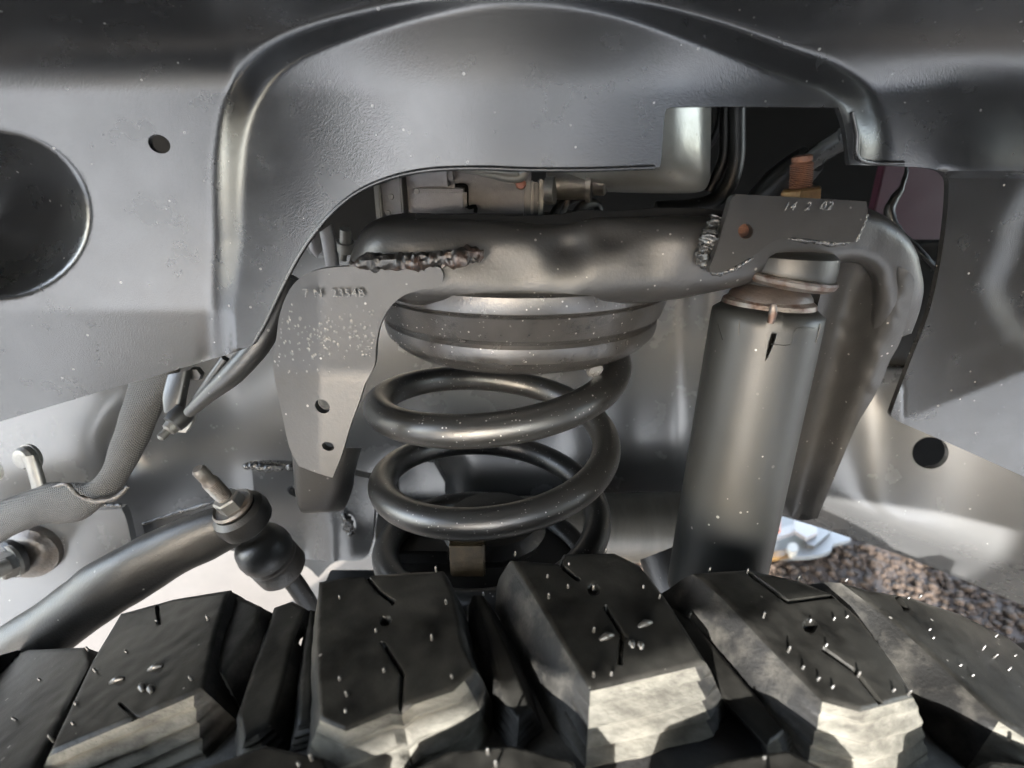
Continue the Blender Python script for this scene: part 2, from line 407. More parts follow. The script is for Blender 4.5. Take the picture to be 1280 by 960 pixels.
# roof of the arch, running outward over the camera
rr = []
for k in range(15):
    t = k / 14; row = []
    for i in range(61):
        px = -420 + 2120 * i / 60; p0 = U(px, -58, liner_Y(px, -58))
        row.append(Vector((p0.x * (1 + .25 * t), p0.y - .36 * t, max(.038, p0.z - ZC) * (1 - ss(0, .5, t)) + ZC + .042 * ss(0, .5, t) - .035 * ss(.5, 1, t))))
    rr.append(row)
V = [p for r in rr for p in r] ; n0 = len(V); V = V + [p + Vector((0, 0, .003)) for p in V]
F = [[k * 61 + i, k * 61 + i + 1, (k + 1) * 61 + i + 1, (k + 1) * 61 + i] for k in range(14) for i in range(60)]
F += [[q + n0 for q in f] for f in F]
link('liner_roof', V, F, M['liner'], liner)
# raised cut lip that follows the arch edge
lip = [U(x, y, liner_Y(x, y) - .0006) for x, y in cr([(318, 428), (333, 402), (352, 362), (373, 322), (396, 288), (422, 259), (452, 237), (492, 221), (540, 212), (600, 210), (660, 212), (740, 212), (818, 209)], False, 3)]
tube('edge_lip', lip, .0009, M['liner'], liner, n=8, sub=2)
lip = [U(x, y, liner_Y(x, y) - .0006) for x, y in cr([(1066, 140), (1072, 170), (1076, 200), (1130, 204)], False, 3)]
tube('edge_lip', lip, .0009, M['liner'], liner, n=8, sub=2)

# the fender of the vehicle over the arch, outside the picture
RA = .609
arch = [(-.80, .45)] + [(-RA * math.cos(a), TZ + RA * math.sin(a)) for a in (R(180 * i / 36) for i in range(37))] + [(1.3, .45)]
arch[1] = (-RA, .46); arch[-2] = (RA, .46)
Vb, Fb = [], []
for x, z in arch: Vb += [(x, -.215, z), (x, -.215, ZC + .30), (x, .80, ZC + .56)]
for i in range(len(arch) - 1):
    a = 3 * i; Fb += [[a, a + 3, a + 4, a + 1], [a + 1, a + 4, a + 5, a + 2]]
n0 = len(Vb); Vb += [(-.80, .80, ZC - .34), (1.3, .80, ZC - .34)]; Fb.append([2, n0 - 1, n0 + 1, n0])
n0 = len(Vb); Vb += [(-.80, .80, .71), (1.3, .80, .71), (1.3, 3.4, .71), (-.80, 3.4, .71)]; Fb.append([n0, n0 + 1, n0 + 2, n0 + 3])
tag(link('vehicle_body', Vb, Fb, M['dark'], None, False), kind='structure')
# unseen dark blocks added behind the camera to band the liner's reflections
Vg, Fg = [], []
for x0, x1, y0, y1, h in ((-9, -5, -3.7, -3.5, 1.1), (-.20, .0, -1.3, -1.1, 1.7), (.62, 2.1, -3.7, -3.5, .78)):
    if 1:
        k = len(Vg); Vg += [(x0, y0, 0), (x1, y0, 0), (x1, y1, 0), (x0, y1, 0), (x0, y0, h), (x1, y0, h), (x1, y1, h), (x0, y1, h)]
        Fg += [[k, k+1, k+5, k+4], [k+1, k+2, k+6, k+5], [k+2, k+3, k+7, k+6], [k+3, k, k+4, k+7], [k+4, k+5, k+6, k+7]]
tag(link('reflection_blockers', Vg, Fg, M['blockerm'], None, False), kind='structure')
# ================================================================ FRAME RAIL
YR = .43
rail_out = cr([(-300, 380, 1), (340, 300, 1), (1200, 300, 1), (1700, 560, 1), (1700, 950, 1), (1280, 757, 1), (1150, 703), (1062, 672), (1010, 655), (960, 640), (940, 632), (900, 632, 1),
    (840, 632, 1), (500, 632, 1), (462, 695), (420, 702), (398, 722, 1), (375, 705), (300, 690), (230, 690), (120, 760), (40, 860), (-300, 1100, 1)], seg=4)
def rail_Y(x, y):
    Y = YR
    Y -= .035 * ss(930, 1120, x) + .06 * ss(1100, 1500, x)
    Y -= .00012 * max(0, y - 480) * ss(930, 1100, x)
    Y += .018 * ss(700, 800, x) * (1 - ss(840, 900, x))
    Y -= .030 * ss(300, 120, x)
    Y += .012 * math.exp(-((x - 170) / 40) ** 2 - ((y - 560) / 40) ** 2)
    Y += .014 * ss(470, 520, x) * (1 - ss(560, 590, x)) * ss(560, 600, y)
    h = math.hypot((x - 1163) / 28, (y - 566) / 25)
    Y += .03 * ss(-70, 0, y - (620 + (x - 900) * .36)) ** 2 * ss(930, 1000, x)
    return Y
rail = thing('vehicle_frame', 'satin grey painted vehicle frame rail running behind the coil spring', 'vehicle frame', U(640, 600, YR))
sheet('rail_panel', rail_out, rail_Y, M['rail'], rail, holes=[ell(1163, 566, 23, 20, 28)], sp=10, thick=.004, deg=60)
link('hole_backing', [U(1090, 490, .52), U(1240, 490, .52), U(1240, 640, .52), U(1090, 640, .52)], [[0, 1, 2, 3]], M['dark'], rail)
# left lower brackets welded to the rail
sheet('bracket_plate', cr([(-200, 700, 1), (20, 655, 1), (95, 641), (152, 636, 1), (158, 650), (167, 690, 1), (110, 735), (0, 830), (-200, 960, 1)]),
      lambda x, y: .335 - .00005 * (y - 700), M['rail'], rail, sp=14, thick=.006)
sheet('bracket_plate', cr([(178, 655, 1), (230, 640), (292, 622, 1), (292, 660, 1), (240, 690), (185, 690, 1)]), lambda x, y: .36 - .00008 * (y - 650), M['rail'], rail, sp=12, thick=.005)
bead('weld_bead', [U(46, 648, .333), U(90, 640, .333), U(120, 632, .333), U(152, 632, .333)], .0015, M['weldpaint'], rail, 3)
bead('weld_bead', [U(178, 655, .36), U(215, 643, .36), U(252, 632, .36), U(288, 622, .36)], .0016, M['weldpaint'], rail, 4)
sheet('bracket_plate', cr([(315, 592, 1), (322, 582), (400, 586), (470, 600, 1), (462, 690), (430, 700), (400, 700), (345, 690), (322, 640), (317, 610)]),
      lambda x, y: .352 + .020 * ss(420, 380, x) * ss(600, 690, y), M['rail'], rail, holes=[ell(370, 614, 11, 7, 16, .3), ell(437, 655, 8, 13, 16, -.2)], sp=10, thick=.008)
bead('weld_bead', [U(303, 583, .35), U(318, 582, .35), U(345, 584, .35), U(380, 586, .35)], .0028, M['weldpaint'], rail, 6)
bead('weld_bead', [U(430, 640, .35), U(436, 655, .35), U(440, 668, .35)], .0040, M['weldpaint'], rail, 6)
sheet('gusset_plate', cr([(498, 590, 1), (520, 578), (542, 578, 1), (556, 603, 1), (556, 622, 1), (500, 622, 1)]), lambda x, y: .405, M['rail'], rail, sp=14, thick=.01)
sheet('gusset_plate', cr([(740, 395, 1), (806, 395, 1), (804, 438, 1), (780, 440), (760, 448), (740, 470), (733, 468, 1)]), lambda x, y: .352, M['rail'], rail, sp=14, thick=.012)
box('lower_ledge', U(1090, 462, .40), .05, .03, .012, M['rail'], rail)
box('lower_ledge', U(1160, 372, .42), .06, .03, .045, M['rail'], rail)

# ================================================================ SPRING TOWER
tower = thing('spring_tower', 'dented black crossbar with welded gusset plates over the coil spring and damper', 'spring mount', U(720, 320, .2480))
def dent(p):
    def g(px, py, r): return math.exp(-((p - U(px, py, .224)).length / r) ** 2)
    d = -.0075 * g(712, 298, .010) - .0060 * g(765, 282, .009) + .0020 * g(742, 270, .005) - .0040 * g(585, 298, .012) + .0020 * g(860, 290, .012) - .0030 * g(820, 300, .012) - .0022 * g(640, 330, .016)
    return d + .0014 * noise.noise(p * 34) + .0003 * noise.noise(p * 140)
loft('crossbar', [((437, 326), (437, 331), .2500, .006), ((444, 304), (444, 346), .2500, .012), ((457, 284), (457, 358), .2500, .018), ((482, 272), (482, 366), .2500, .022), ((530, 268), (530, 374), .2500, .024),
    ((600, 271), (600, 377), .2500, .025), ((670, 273), (670, 379), .2500, .025), ((712, 272), (712, 379), .2500, .025), ((744, 267), (744, 377), .2500, .025), ((800, 265), (800, 372), .2500, .025),
    ((850, 264), (850, 367), .2500, .025), ((900, 266), (898, 357), .2510, .025), ((950, 268), (945, 344), .2530, .024), ((1000, 264), (994, 332), .2540, .023), ((1045, 258), (1036, 326), .2550, .023),
    ((1078, 259), (1060, 325), .2550, .023), ((1106, 272), (1076, 334), .2560, .023), ((1128, 296), (1086, 352), .2570, .023), ((1142, 328), (1086, 378), .2580, .022), ((1143, 372), (1080, 410), .2610, .020), ((1130, 420), (1070, 440), .2650, .012)],
    M['tower'], tower, n=64, sub=8, power=.6, disp=dent)
sheet('top_flange', cr([(520, 267, 1), (560, 268), (600, 268), (650, 270), (700, 268), (730, 263), (770, 264), (820, 260), (870, 260), (915, 264, 1), (915, 278, 1), (820, 276), (700, 282), (600, 280), (520, 276, 1)]),
      lambda x, y: .2385 + .0012 * noise.noise(Vector((x * .02, 0, 0))), M['dark'], tower, sp=8, thick=.003)
# the leg: a pressed channel, ridge near, valley far
leg_out = cr([(1038, 322, 1), (1078, 330), (1112, 330), (1141, 345), (1139, 378), (1126, 425), (1112, 452), (1096, 490), (1072, 530), (1052, 575), (1036, 614), (1022, 648, 1), (1000, 650), (972, 640, 1), (985, 560), (1006, 470), (1018, 400)])
def leg_Y(x, y):
    t = (y - 330) / 320; xr = 1141 - 118 * max(0, t) ** 1.05 if t < 1 else 1022; xl = 1036 - 64 * t
    u = (x - xl) / max(1, xr - xl)
    Y = .236 + .042 * t
    Y += .020 * ss(1.0, .30, u) - .004 * ss(.3, .0, u)
    Y += .0007 * noise.noise(Vector((x * .06, y * .06, 3)))
    return Y
sheet('leg', leg_out, leg_Y, M['tower'], tower, sp=6, thick=.006)
bead('weld_bead', [U(1124, 395, .2560), U(1119, 410, .2580), U(1115, 440, .2600)], .0018, M['weldpaint'], tower, 8)
bead('weld_bead', [U(1015, 461, .283), U(1020, 466, .282), U(1025, 464, .283)], .0022, M['weldpaint'], tower, 9)
bead('weld_bead', [U(1009, 486, .284), U(1015, 491, .283), U(1020, 488, .284)], .0022, M['weldpaint'], tower, 10)
# left gusset
lp = cr([(345, 425), (350, 392), (362, 362), (380, 344), (404, 336), (440, 333), (500, 332), (543, 333), (552, 338), (554, 349), (546, 358), (522, 363), (502, 371), (486, 386), (475, 408), (470, 432),
         (468, 457), (456, 480, 1), (448, 505), (438, 532), (428, 566), (416, 597, 1), (398, 592), (374, 583, 1), (362, 560), (353, 520), (344, 478), (341, 450)], seg=4)
def lp_Y(x, y):
    Y = .2215 - .0000*(x) + .00003 * (y - 350)
    t = max(0, y - 462); s = ss(440, 480, y)
    Y -= .00006 * t * s
    Y += .00008 * max(0, 400 - x)
    Y += .00013 * noise.noise(Vector((x * .25, y * .18, 0))) * ss(360, 400, y) * (1 - s)
    return Y
sheet('left_gusset', lp, lp_Y, M['plate'], tower, holes=[ell(403, 508, 10, 8, 18, .7), ell(410, 558, 8, 5.5, 16, .3)], sp=5, thick=.004, deg=30)
Vd, Fd = [], []
ctrp = wpos(tower)
for i in range(200):
    x, y = random.uniform(345, 480), random.gauss(422, 20)
    if not inside(x, y, lp) or segdist(x, y, lp, True) < 4 or y < 380 or y > 470: continue
    p = U(x, y, lp_Y(x, y)); r_ = random.uniform(.00025, .0008); k0 = len(Vd); ln_ = random.uniform(1, 1.7)
    for q in range(2):
        for a in range(8):
            th = a * .785; rr_ = r_ * (1 if q == 0 else .62); Vd.append(p + Vector((math.cos(th) * rr_, -.00005 - q * r_ * .16, math.sin(th) * rr_ * ln_)))
    Vd.append(p + Vector((0, -.00005 - r_ * .22, 0)))
    for a in range(8):
        b_ = (a + 1) % 8; Fd += [[k0 + a, k0 + b_, k0 + 8 + b_, k0 + 8 + a], [k0 + 8 + a, k0 + 8 + b_, k0 + 16]]
tag(link('paint_droplets', Vd, Fd, M['droplet'], tower), kind='stuff')
bead('weld_bead', [U(436, 330, .2225), U(470, 328, .2220), U(505, 327, .2220), U(530, 325, .2210), U(560, 322, .2200), U(585, 318, .2200), U(604, 320, .2210)], .0030, M['weld'], tower, 1, n=16)
bead('weld_bead', [U(550, 328, .2210), U(574, 322, .2185), U(596, 320, .2195)], .0033, M['weld'], tower, 21, n=16)
# lower box stub below the left gusset
loft('box_stub', [((374, 560), (446, 560), 0.2780, .020), ((376, 590), (438, 590), 0.2800, .019), ((378, 615), (434, 612), 0.2820, .018), ((384, 638), (424, 636), 0.2840, .017), ((392, 641), (414, 640), 0.2840, .010)], M['tower'], tower, n=24, sub=4, power=.5)
# right gusset
rp = cr([(922, 243, 1), (1000, 247), (1083, 252, 1), (1085, 264, 1), (1078, 284), (1068, 303, 1), (1035, 302), (1005, 298), (980, 298), (962, 304), (944, 318), (920, 332), (898, 341), (887, 338), (893, 320), (902, 290), (911, 258), (915, 247)], seg=4)
sheet('right_gusset', rp, lambda x, y: .2225 + .00002 * (x - 950) - .00008 * (y - 250), M['plate'], tower, holes=[ell(932, 289, 9.5, 9.5, 20)], sp=5, thick=.004, deg=30)
lathe('gusset_hole_rust', [(.0005, -.001), (.0042, -.001), (.0042, .0005), (.0005, .0005)], U(933, 289, .2285), (0, 1, 0), M['rust'], tower, n=20)
bead('weld_bead', [U(898, 270, .2250), U(892, 285, .2240), U(886, 302, .2230), U(880, 318, .2230), U(883, 334, .2230)], .0034, M['weldpaint'], tower, 12, n=16)
bead('weld_bead', [U(884, 336, .2220), U(900, 342, .2220), U(922, 333, .2220), U(942, 321, .2220)], .0012, M['weldpaint'], tower, 13)
bead('weld_bead', [U(985, 298, .2225), U(1010, 301, .2225), U(1040, 304, .2225), U(1062, 303, .2225)], .0012, M['weldpaint'], tower, 14)
bead('weld_bead', [U(1084, 268, .2250), U(1078, 285, .2250), U(1070, 302, .2250)], .0009, M['weldpaint'], tower, 15)

# stamped characters
def stamp(body, px, py, Y, size, shear, rot, name='stamped_number', nrm=-8):
    c = bpy.data.curves.new(name, 'FONT'); c.body = body; c.size = size; c.extrude = .00025; c.shear = shear; c.align_x = 'CENTER'; c.align_y = 'CENTER'; c.resolution_u = 2
    c.space_character = 1.15; c.bevel_depth = .00008; c.offset = -.00002
    o = bpy.data.objects.new(name, c); COL.objects.link(o)
    dg = bpy.context.evaluated_depsgraph_get(); me = bpy.data.meshes.new_from_object(o.evaluated_get(dg))
    bpy.data.objects.remove(o); o = bpy.data.objects.new(name, me); COL.objects.link(o); me.materials.append(M['stampm'])
    o.location = U(px, py, Y) - wpos(tower); o.rotation_euler = (R(90 + nrm), R(rot), 0); o.parent = tower; return o
M['stampm'] = mat('stamped_edge_paint', (.09, .088, .084), .2080, col2=(.05, .05, .05), mscale=900, mlo=.45, mhi=.55, bump=.1, bscale=1500)
stamp('7 N  2354B', 418, 367, .2202, .0047, -.15, 0)
stamp('14  2  02', 1009, 258, .2206, .0045, .35, -1)

# spring cup
CX, CY = (650 - 640) / 2135, .3035
def zfront(py, r): return U(640, py, CY - r).z
prof_px = [(360, .060), (368, .0790), (373, .0818), (386, .0822), (394, .0818), (397, .0795), (400, .0808), (412, .0794), (428, .0776), (433, .0742), (438, .0756), (448, .0756), (456, .0748), (464, .0710), (468, .0670), (468, .055), (440, .050)]
lathe('spring_cup', [(r, zfront(py, r)) for py, r in prof_px], (CX, CY, 0), (0, 0, 1), M['cup'], tower, n=128, deg=25,
      disp=lambda a, h: .0002 * noise.noise(Vector((a * 6, h * 300, 0))))
box('cup_tab', U(744, 462, .262), .006, .006, .007, M['rail'], tower, (R(25), 'Y'))
bpy.context.view_layer.update()

# ================================================================ COIL SPRING
def helix():
    rr = []; n = 28; wire = .0083; Rm = .0672; pitch = .0515
    z0 = U(620, 537, .2955 - Rm).z + pitch * .25            # height where theta = 0
    t0, t1 = -math.pi * .62, math.pi * 2 * 3.05; N = 300
    for i in range(N + 1):
        th = t0 + (t1 - t0) * i / N; z = z0 - pitch * th / (2 * math.pi)
        if th < 0: z = z0 - pitch * .7 * th / (2 * math.pi)
        cx = -.0085 + .02 * (z - z0) * 2.2; c = Vector((cx + Rm * math.cos(th), .2955 - Rm * math.sin(th), z))
        tg = Vector((-math.sin(th) * Rm, -math.cos(th) * Rm, -pitch / 6.283)).normalized()
        rd = Vector((math.cos(th), -math.sin(th), 0)); up = tg.cross(rd).normalized()
        rr.append([c + (rd * math.cos(a) + up * math.sin(a)) * wire for a in (6.28318 * k / n for k in range(n))])
    o = rings('coil_spring', rr, M['spring'], None, base=True)
    tag(o, 'thick black powder coated coil spring with dust specks under the ribbed cup', 'coil spring')
helix()

# ================================================================ SHOCK ABSORBER
sa, sb = U(961, 378, .244), U(892, 735, .238)
ax = (sa - sb).normalized(); L_ = (sa - sb).length
shock = thing('shock_absorber', 'grey black damper with a split dust tube and rusty upper washers', 'shock absorber', sb)
rt, rb = .0240, .0245
x_, y_, z_ = frame_of(ax)
# dust tube built as a sheet wrapped round the axis, so the slit is a real opening
def wrap(u, s):       # u angle (0 faces the camera), s distance below the top
    r = rt + (rb - rt) * s / L_; fil = .006
    if s < fil: r -= fil - math.sqrt(max(0, fil * fil - (fil - s) ** 2))
    tocam = (Vector((0, 0, ZC)) - sa); tocam = (tocam - ax * tocam.dot(ax)).normalized(); side = ax.cross(tocam)
    if 0 <= 0: pass
    return sa - ax * s + (tocam * math.cos(u) + side * math.sin(u)) * r
slit = [(-.03, 11), (.055, 10.5), (.045, 15), (.015, 20), (-.015, 24), (-.05, 27), (-.045, 20), (-.04, 14)]
us = [(u * 160 + 0, s) for u, s in slit]       # sheet coordinates: 160 units per radian, s in mm *? 
W = math.pi * 160
v, faces = tri([(-W + i * 2 * W / 60, 0) for i in range(60)] + [(W, 0)] + [(W, 420)] + [(W - i * 2 * W / 60, 420) for i in range(1, 60)] + [(-W, 420)], [[((u + .17) * 160, s * 2.1 + 2) for u, s in slit]], 12, [((.17 + i * .012) * 160, j * 2.5 + 4) for i in range(-9, 10) for j in range(28) if not inside(.17 + i * .012, (j * 2.5 + 2) / 2.1, [(u + .17, s) for u, s in slit]) and segdist((.17 + i * .012) * 160, j * 2.5 + 4, [((u + .17) * 160, s * 2.1 + 2) for u, s in slit], True) > 1.2])
sc_s = L_ / 420
P = [wrap(q.x / 160, q.y * sc_s if q.y > 42 else q.y / 42 * 42 * sc_s) for q in v]
o = link('dust_tube', P, faces, M['shock'], shock); 
md = o.modifiers.new('thick', 'SOLIDIFY'); md.thickness = .0012; md.offset = -1
def on_tube(px, py, lift=.0):
    d = ray(px, py).normalized(); o_ = Vector((0, 0, ZC)) - sa; dd = d - ax * d.dot(ax); oo = o_ - ax * o_.dot(ax)
    r = rt + .0002 + lift; a = dd.dot(dd); b = 2 * dd.dot(oo); c = oo.dot(oo) - r * r; D = max(0, b * b - 4 * a * c)
    return Vector((0, 0, ZC)) + d * ((-b - math.sqrt(D)) / (2 * a))
for pl in ([(897, 405), (903, 425)], [(924, 400), (923, 420)], [(964, 430), (988, 431), (995, 411), (1020, 410)], [(1026, 404), (1020, 428)]):
    tube('moulding_line', [on_tube(x, y) for x, y in cr(pl, False, 3)], .0002, M['shock'], shock, n=6, sub=1)
tube('rust_streak', [on_tube(967, 380, .0), on_tube(966, 392, .0003), on_tube(963, 404, .0003)], [.0012, .0017, .0013], M['washer'], shock, n=10)
lathe('inner_rod', [(.0165, -L_), (.0165, -.006)], sa, ax, M['dark'], shock, n=32)
lathe('lower_washer', [(.004, .011), (.011, .009), (.0165, .003), (.0195, .001), (.0200, -.0008), (.012, -.002)], sa, ax, M['washer'], shock, n=64, disp=lambda a, h: .0005 * math.sin(3 * a + 1))
lathe('cone_spacer', [(.006, .0125), (.013, .009), (.0175, .0035), (.018, .001)], sa, ax, M['cone'], shock, n=48)
tb = sa + ax * .0105
lathe('upper_washer', [(.010, -.0022), (.019, -.0008), (.0215, .0008), (.0222, .0026), (.0215, .0036), (.012, .004)], U(979, 352, .243), ax + Vector((.10, -.05, 0)), M['washer'], shock, n=72, disp=lambda a, h: .0006 * math.sin(2 * a + .7))
lathe('bushing', [(.0195, -.006), (.0205, -.0045), (.0210, .001), (.0205, .006), (.018, .008), (.008, .009)], U(981, 337, .245), ax, M['shock'], shock, n=64)
st0 = U(1000, 246, .247); st1 = U(1003, 194, .247); sax = (st1 - st0).normalized(); sl = (st1 - st0).length
pr = []
nt_ = 15
for i in range(nt_):
    h = sl * .12 + sl * .68 * i / nt_
    pr += [(.0041, h), (.0047, h + sl * .68 / nt_ * .5)]
pr = [(.0041, -.02), (.0041, 0)] + pr + [(.0036, sl * .84), (.0040, sl * .87), (.0040, sl * .97), (.0030, sl)]
lathe('threaded_stud', pr, st0, sax, M['rust'], shock, n=28, disp=lambda a, h: .0002 * noise.noise(Vector((a * 3, h * 900, 0))))
lathe('hex_nut', [(.0050, -.006), (.0082, -.005), (.0086, -.004), (.0086, .0028), (.0078, .0036), (.0045, .0036)], U(1001, 246, .247), sax, M['brass'], shock, n=6, phase=.3, deg=20)

# ================================================================ STEERING LINK (left)
link_t = thing('steering_link', 'curved black forged steering link ending in an eye with a dirty nut', 'steering link', U(160, 730, .27))
loft('arm', [((-160, 905), (-120, 985), .235, .016), ((-40, 822), (-10, 885), .245, .015), ((0, 790), (28, 852), .25, .0145), ((50, 757), (80, 812), .255, .0145), ((110, 710), (142, 768), .26, .014), ((165, 678), (200, 732), .265, .013),
    ((215, 655), (240, 708), .268, .012), ((256, 641), (272, 692), .27, .011), ((290, 632), (300, 676), .272, .010)], M['arm'], link_t, n=40, sub=7, power=.8,
    disp=lambda p: .0008 * noise.noise(p * 60))
jax = (U(258, 610, .262) - U(350, 705, .285)).normalized()
ec = U(303, 645, .270)
lathe('eye', [(.0065, .007), (.0120, .0075), (.0150, .005), (.0160, 0), (.0150, -.006), (.0120, -.0085), (.006, -.009)], ec, jax, M['arm'], link_t, n=48)
lathe('cup_washer', [(.006, .0082), (.0110, .0080), (.0122, .0098), (.0112, .0112), (.0105, .0098), (.005, .0098)], ec, jax, M['dirt'], link_t, n=40)
lathe('hex_nut', [(.004, .0085), (.0076, .0090), (.0078, .0165), (.0068, .0175), (.004, .0175)], ec, jax, M['zinc'], link_t, n=6, deg=20, phase=.2)
pr = [(.0042, .017)]
for i in range(12): pr += [(.0040, .0185 + i * .0011), (.0046, .0190 + i * .0011)]
pr += [(.0036, .0335), (.0038, .036), (.0038, .041), (.0028, .0425)]
lathe('threaded_stud', pr, ec, jax, M['dirt'], link_t, n=24)
ball = thing('ball_joint', 'black rubber ball joint boot with a dusty grey collar below the steering eye', 'ball joint', U(335, 690, .28))
bc = U(333, 690, .280)
lathe('boot', [(.008, .016), (.0118, .0145), (.0150, .010), (.0166, .004), (.0166, -.001), (.0150, -.0045), (.0150, -.006)], bc, jax, M['rubber'], ball, n=48)
lathe('collar', [(.0150, -.0045), (.0158, -.006), (.0150, -.0085), (.0158, -.010), (.0158, -.019), (.0140, -.0215), (.006, -.022)], bc, jax, M['dirt'], ball, n=48)
tube('stem', [bc - jax * .02, bc - jax * .04 + Vector((0, 0, -.004)), bc - jax * .07 + Vector((0, 0, -.02))], .0062, M['arm'], ball, n=20)

# ================================================================ BOLT with bushing, far left
bolt = thing('pivot_bolt', 'pale hex bolt with washer in an oval rust stained bushing at lower left', 'bolt', U(20, 700, .32))
sheet('bushing_plate', ell(30, 692, 44, 30, 32, .15), lambda x, y: .331 - .006 * (1 - ss(.5, 1, math.hypot((x - 30) / 44, (y - 692) / 30))), M['dirt'], bolt, sp=6, thick=.006)
lathe('rubber_ring', [(.0135, 0), (.0145, .006), (.0125, .009), (.010, .009)], U(24, 694, .327), (-.45, -1, .1), M['rubber'], bolt, n=40)
lathe('washer', [(.004, .0), (.0118, .0), (.0118, .0022), (.004, .0022)], U(19, 700, .318), (-.45, -1, .1), M['zinc'], bolt, n=40)
lathe('bolt_head', [(.003, .0), (.0098, .0), (.0100, .002), (.0092, .0080), (.0080, .0090), (.003, .0086)], U(16, 703, .3155), (-.45, -1, .1), M['zinc'], bolt, n=6, deg=20)
lathe('bolt_tip', [(.0055, .0), (.0055, .0075), (.0045, .009), (.002, .009)], U(10, 707, .308), (-.45, -1, .1), M['zinc'], bolt, n=24)

# ================================================================ WOVEN SLEEVE
slv = thing('cable_sleeve', 'woven dark cable sleeve hanging from the liner edge and bending left', 'cable sleeve', U(110, 610, .31))
loft('sleeve', [((168, 455), (232, 440), .315, .006), ((160, 486), (222, 470), .313, .006), ((150, 520), (203, 508), .31, .007), ((140, 556), (184, 552), .307, .007), ((128, 588), (164, 590), .304, .007),
    ((112, 603), (140, 622), .302, .008), ((90, 605), (100, 650), .300, .009), ((62, 605), (56, 652), .300, .010), ((30, 618), (22, 664), .298, .010), ((-10, 632), (-10, 680), .296, .010), ((-70, 650), (-70, 700), .294, .010)],
    M['weave'], slv, n=32, sub=8, disp=lambda p: .0008 * noise.noise(p * 70))
tube('torn_edge', [U(66, 608, .293), U(84, 606, .291), U(96, 618, .291), U(118, 626, .292), U(145, 622, .294), U(160, 608, .297)], [.0006, .0014, .0012, .0016, .0018, .0008], M['dirt'], slv, n=8, disp=lambda p, i, k: .0007 * noise.noise(p * 500))
# clip
clip = thing('harness_clip', 'round headed metal clip with a pale washer standing above the sleeve', 'clip', U(45, 600, .30))
lathe('washer', [(.002, 0), (.0090, 0), (.0092, .002), (.002, .0024)], U(40, 571, .318), (-.2, -1, .15), M['white'], clip, n=32)
lathe('clip_head', [(.001, .006), (.003, .0062), (.0060, .0055), (.0076, .0035), (.0076, 0), (.001, 0)], U(36, 571, .312), (-.2, -1, .15), M['zinc'], clip, n=32)
loft('clip_stem', [((29, 572), (44, 568), .307, .0018), ((36, 590), (51, 586), .305, .0022), ((42, 612), (57, 607), .303, .0022)], M['zinc'], clip, n=12, power=.6)
clip2 = lathe('grommet', [(.001, .004), (.006, .0035), (.0085, 0), (.001, 0)], U(-8, 586, .325), (-.2, -1, .1), M['white'], None, n=24); tag(clip2, 'pale round grommet half cut by the left photo edge above the sleeve', 'grommet')

# ================================================================ BRAKE HOSE + sensor connector
hose = tube('brake_hose', [U(362, 345, .290), U(345, 392, .288), U(322, 432, .285), U(290, 468, .285), U(262, 492, .288), U(236, 516, .292)], [.0052, .0060, .0066, .0062, .0045, .003], M['rubber'], None, n=20, base=True)
tag(hose, 'dark rubber hose curving down from the arch edge to the white connector', 'hose')
hose = tube('cable', [U(282, 448, .30), U(262, 476, .30), U(246, 500, .305)], .0026, M['rubber'], None, n=12, base=True); tag(hose, 'thin dark cable tucked beside the curved hose under the liner', 'cable')
con = thing('sensor_connector', 'black sensor plug with a cream locking tab hanging beside the woven sleeve', 'connector', U(215, 525, .30))
cax = (U(207, 540, .288) - U(232, 515, .30)).normalized()
lathe('plug_body', [(.002, -.006), (.0062, -.006), (.0066, 0), (.0058, .004), (.0045, .0045)], U(222, 524, .295), cax, M['black'], con, n=24)
lathe('plug_tip', [(.0046, 0), (.0040, .004), (.0024, .005), (.0024, .010), (.001, .011)], U(217, 531, .293), cax, M['zinc'], con, n=20)
sheet('locking_tab', cr([(222, 517, 1), (241, 513, 1), (240, 528), (232, 541, 1), (222, 540, 1), (231, 528)]), lambda x, y: .300, M['white'], con, sp=6, thick=.004)
loft('plug_bracket', [((212, 468), (238, 462), .312, .004), ((206, 495), (232, 492), .306, .004), ((208, 516), (228, 516), .302, .004)], M['black'], con, n=16, power=.5)
nut = lathe('rail_bolt', [(.001, .004), (.004, .004), (.0045, 0), (.001, 0)], U(247, 466, .318), (0, -1, 0), M['black'], None, n=6); tag(nut, 'small dark bolt head at the liner edge right of the woven sleeve', 'bolt')

# ================================================================ ENGINE BAY PARTS SEEN THROUGH THE CUT-OUT
def pbox(name, x0, y0, x1, y1, Y, dep, m, parent, bev=.001):
    a, b, c, d = U(x0, y0, Y), U(x1, y0, Y), U(x1, y1, Y), U(x0, y1, Y)
    ctr = (a + b + c + d) / 4; return box(name, ctr + Vector((0, dep / 2, 0)), (b.x - a.x + c.x - d.x) / 2, dep, (a.z - d.z), m, parent, bev=bev)
ecu = thing('control_module', 'grey black plastic control module with stepped cover above the crossbar', 'control module', U(560, 260, .33))
pbox('side_plate', 476, 200, 502, 268, .325, .02, M['module'], ecu)
pbox('edge_strip', 467, 200, 475, 276, .322, .012, M['zinc'], ecu)
pbox('housing', 508, 190, 664, 267, .335, .05, M['module'], ecu)
pbox('cover', 511, 195, 565, 233, .322, .03, M['module'], ecu, .003)
pbox('lower_cover', 514, 236, 583, 263, .326, .02, M['module'], ecu, .002)
tube('seam', [U(569, 232, .331), U(580, 232, .331), U(583, 236, .331), U(584, 258, .331), U(594, 258, .331), U(594, 266, .331)], .0012, M['dark'], ecu, n=6, sub=3)
for (x, y, Y) in ((521, 239, .3215), (485, 266, .324), (489, 246, .324)): lathe('screw', [(.0003, .0006), (.0014, .0005), (.0016, 0), (.0003, 0)], U(x, y, Y), (0, -1, 0), M['zinc'], ecu, n=10)
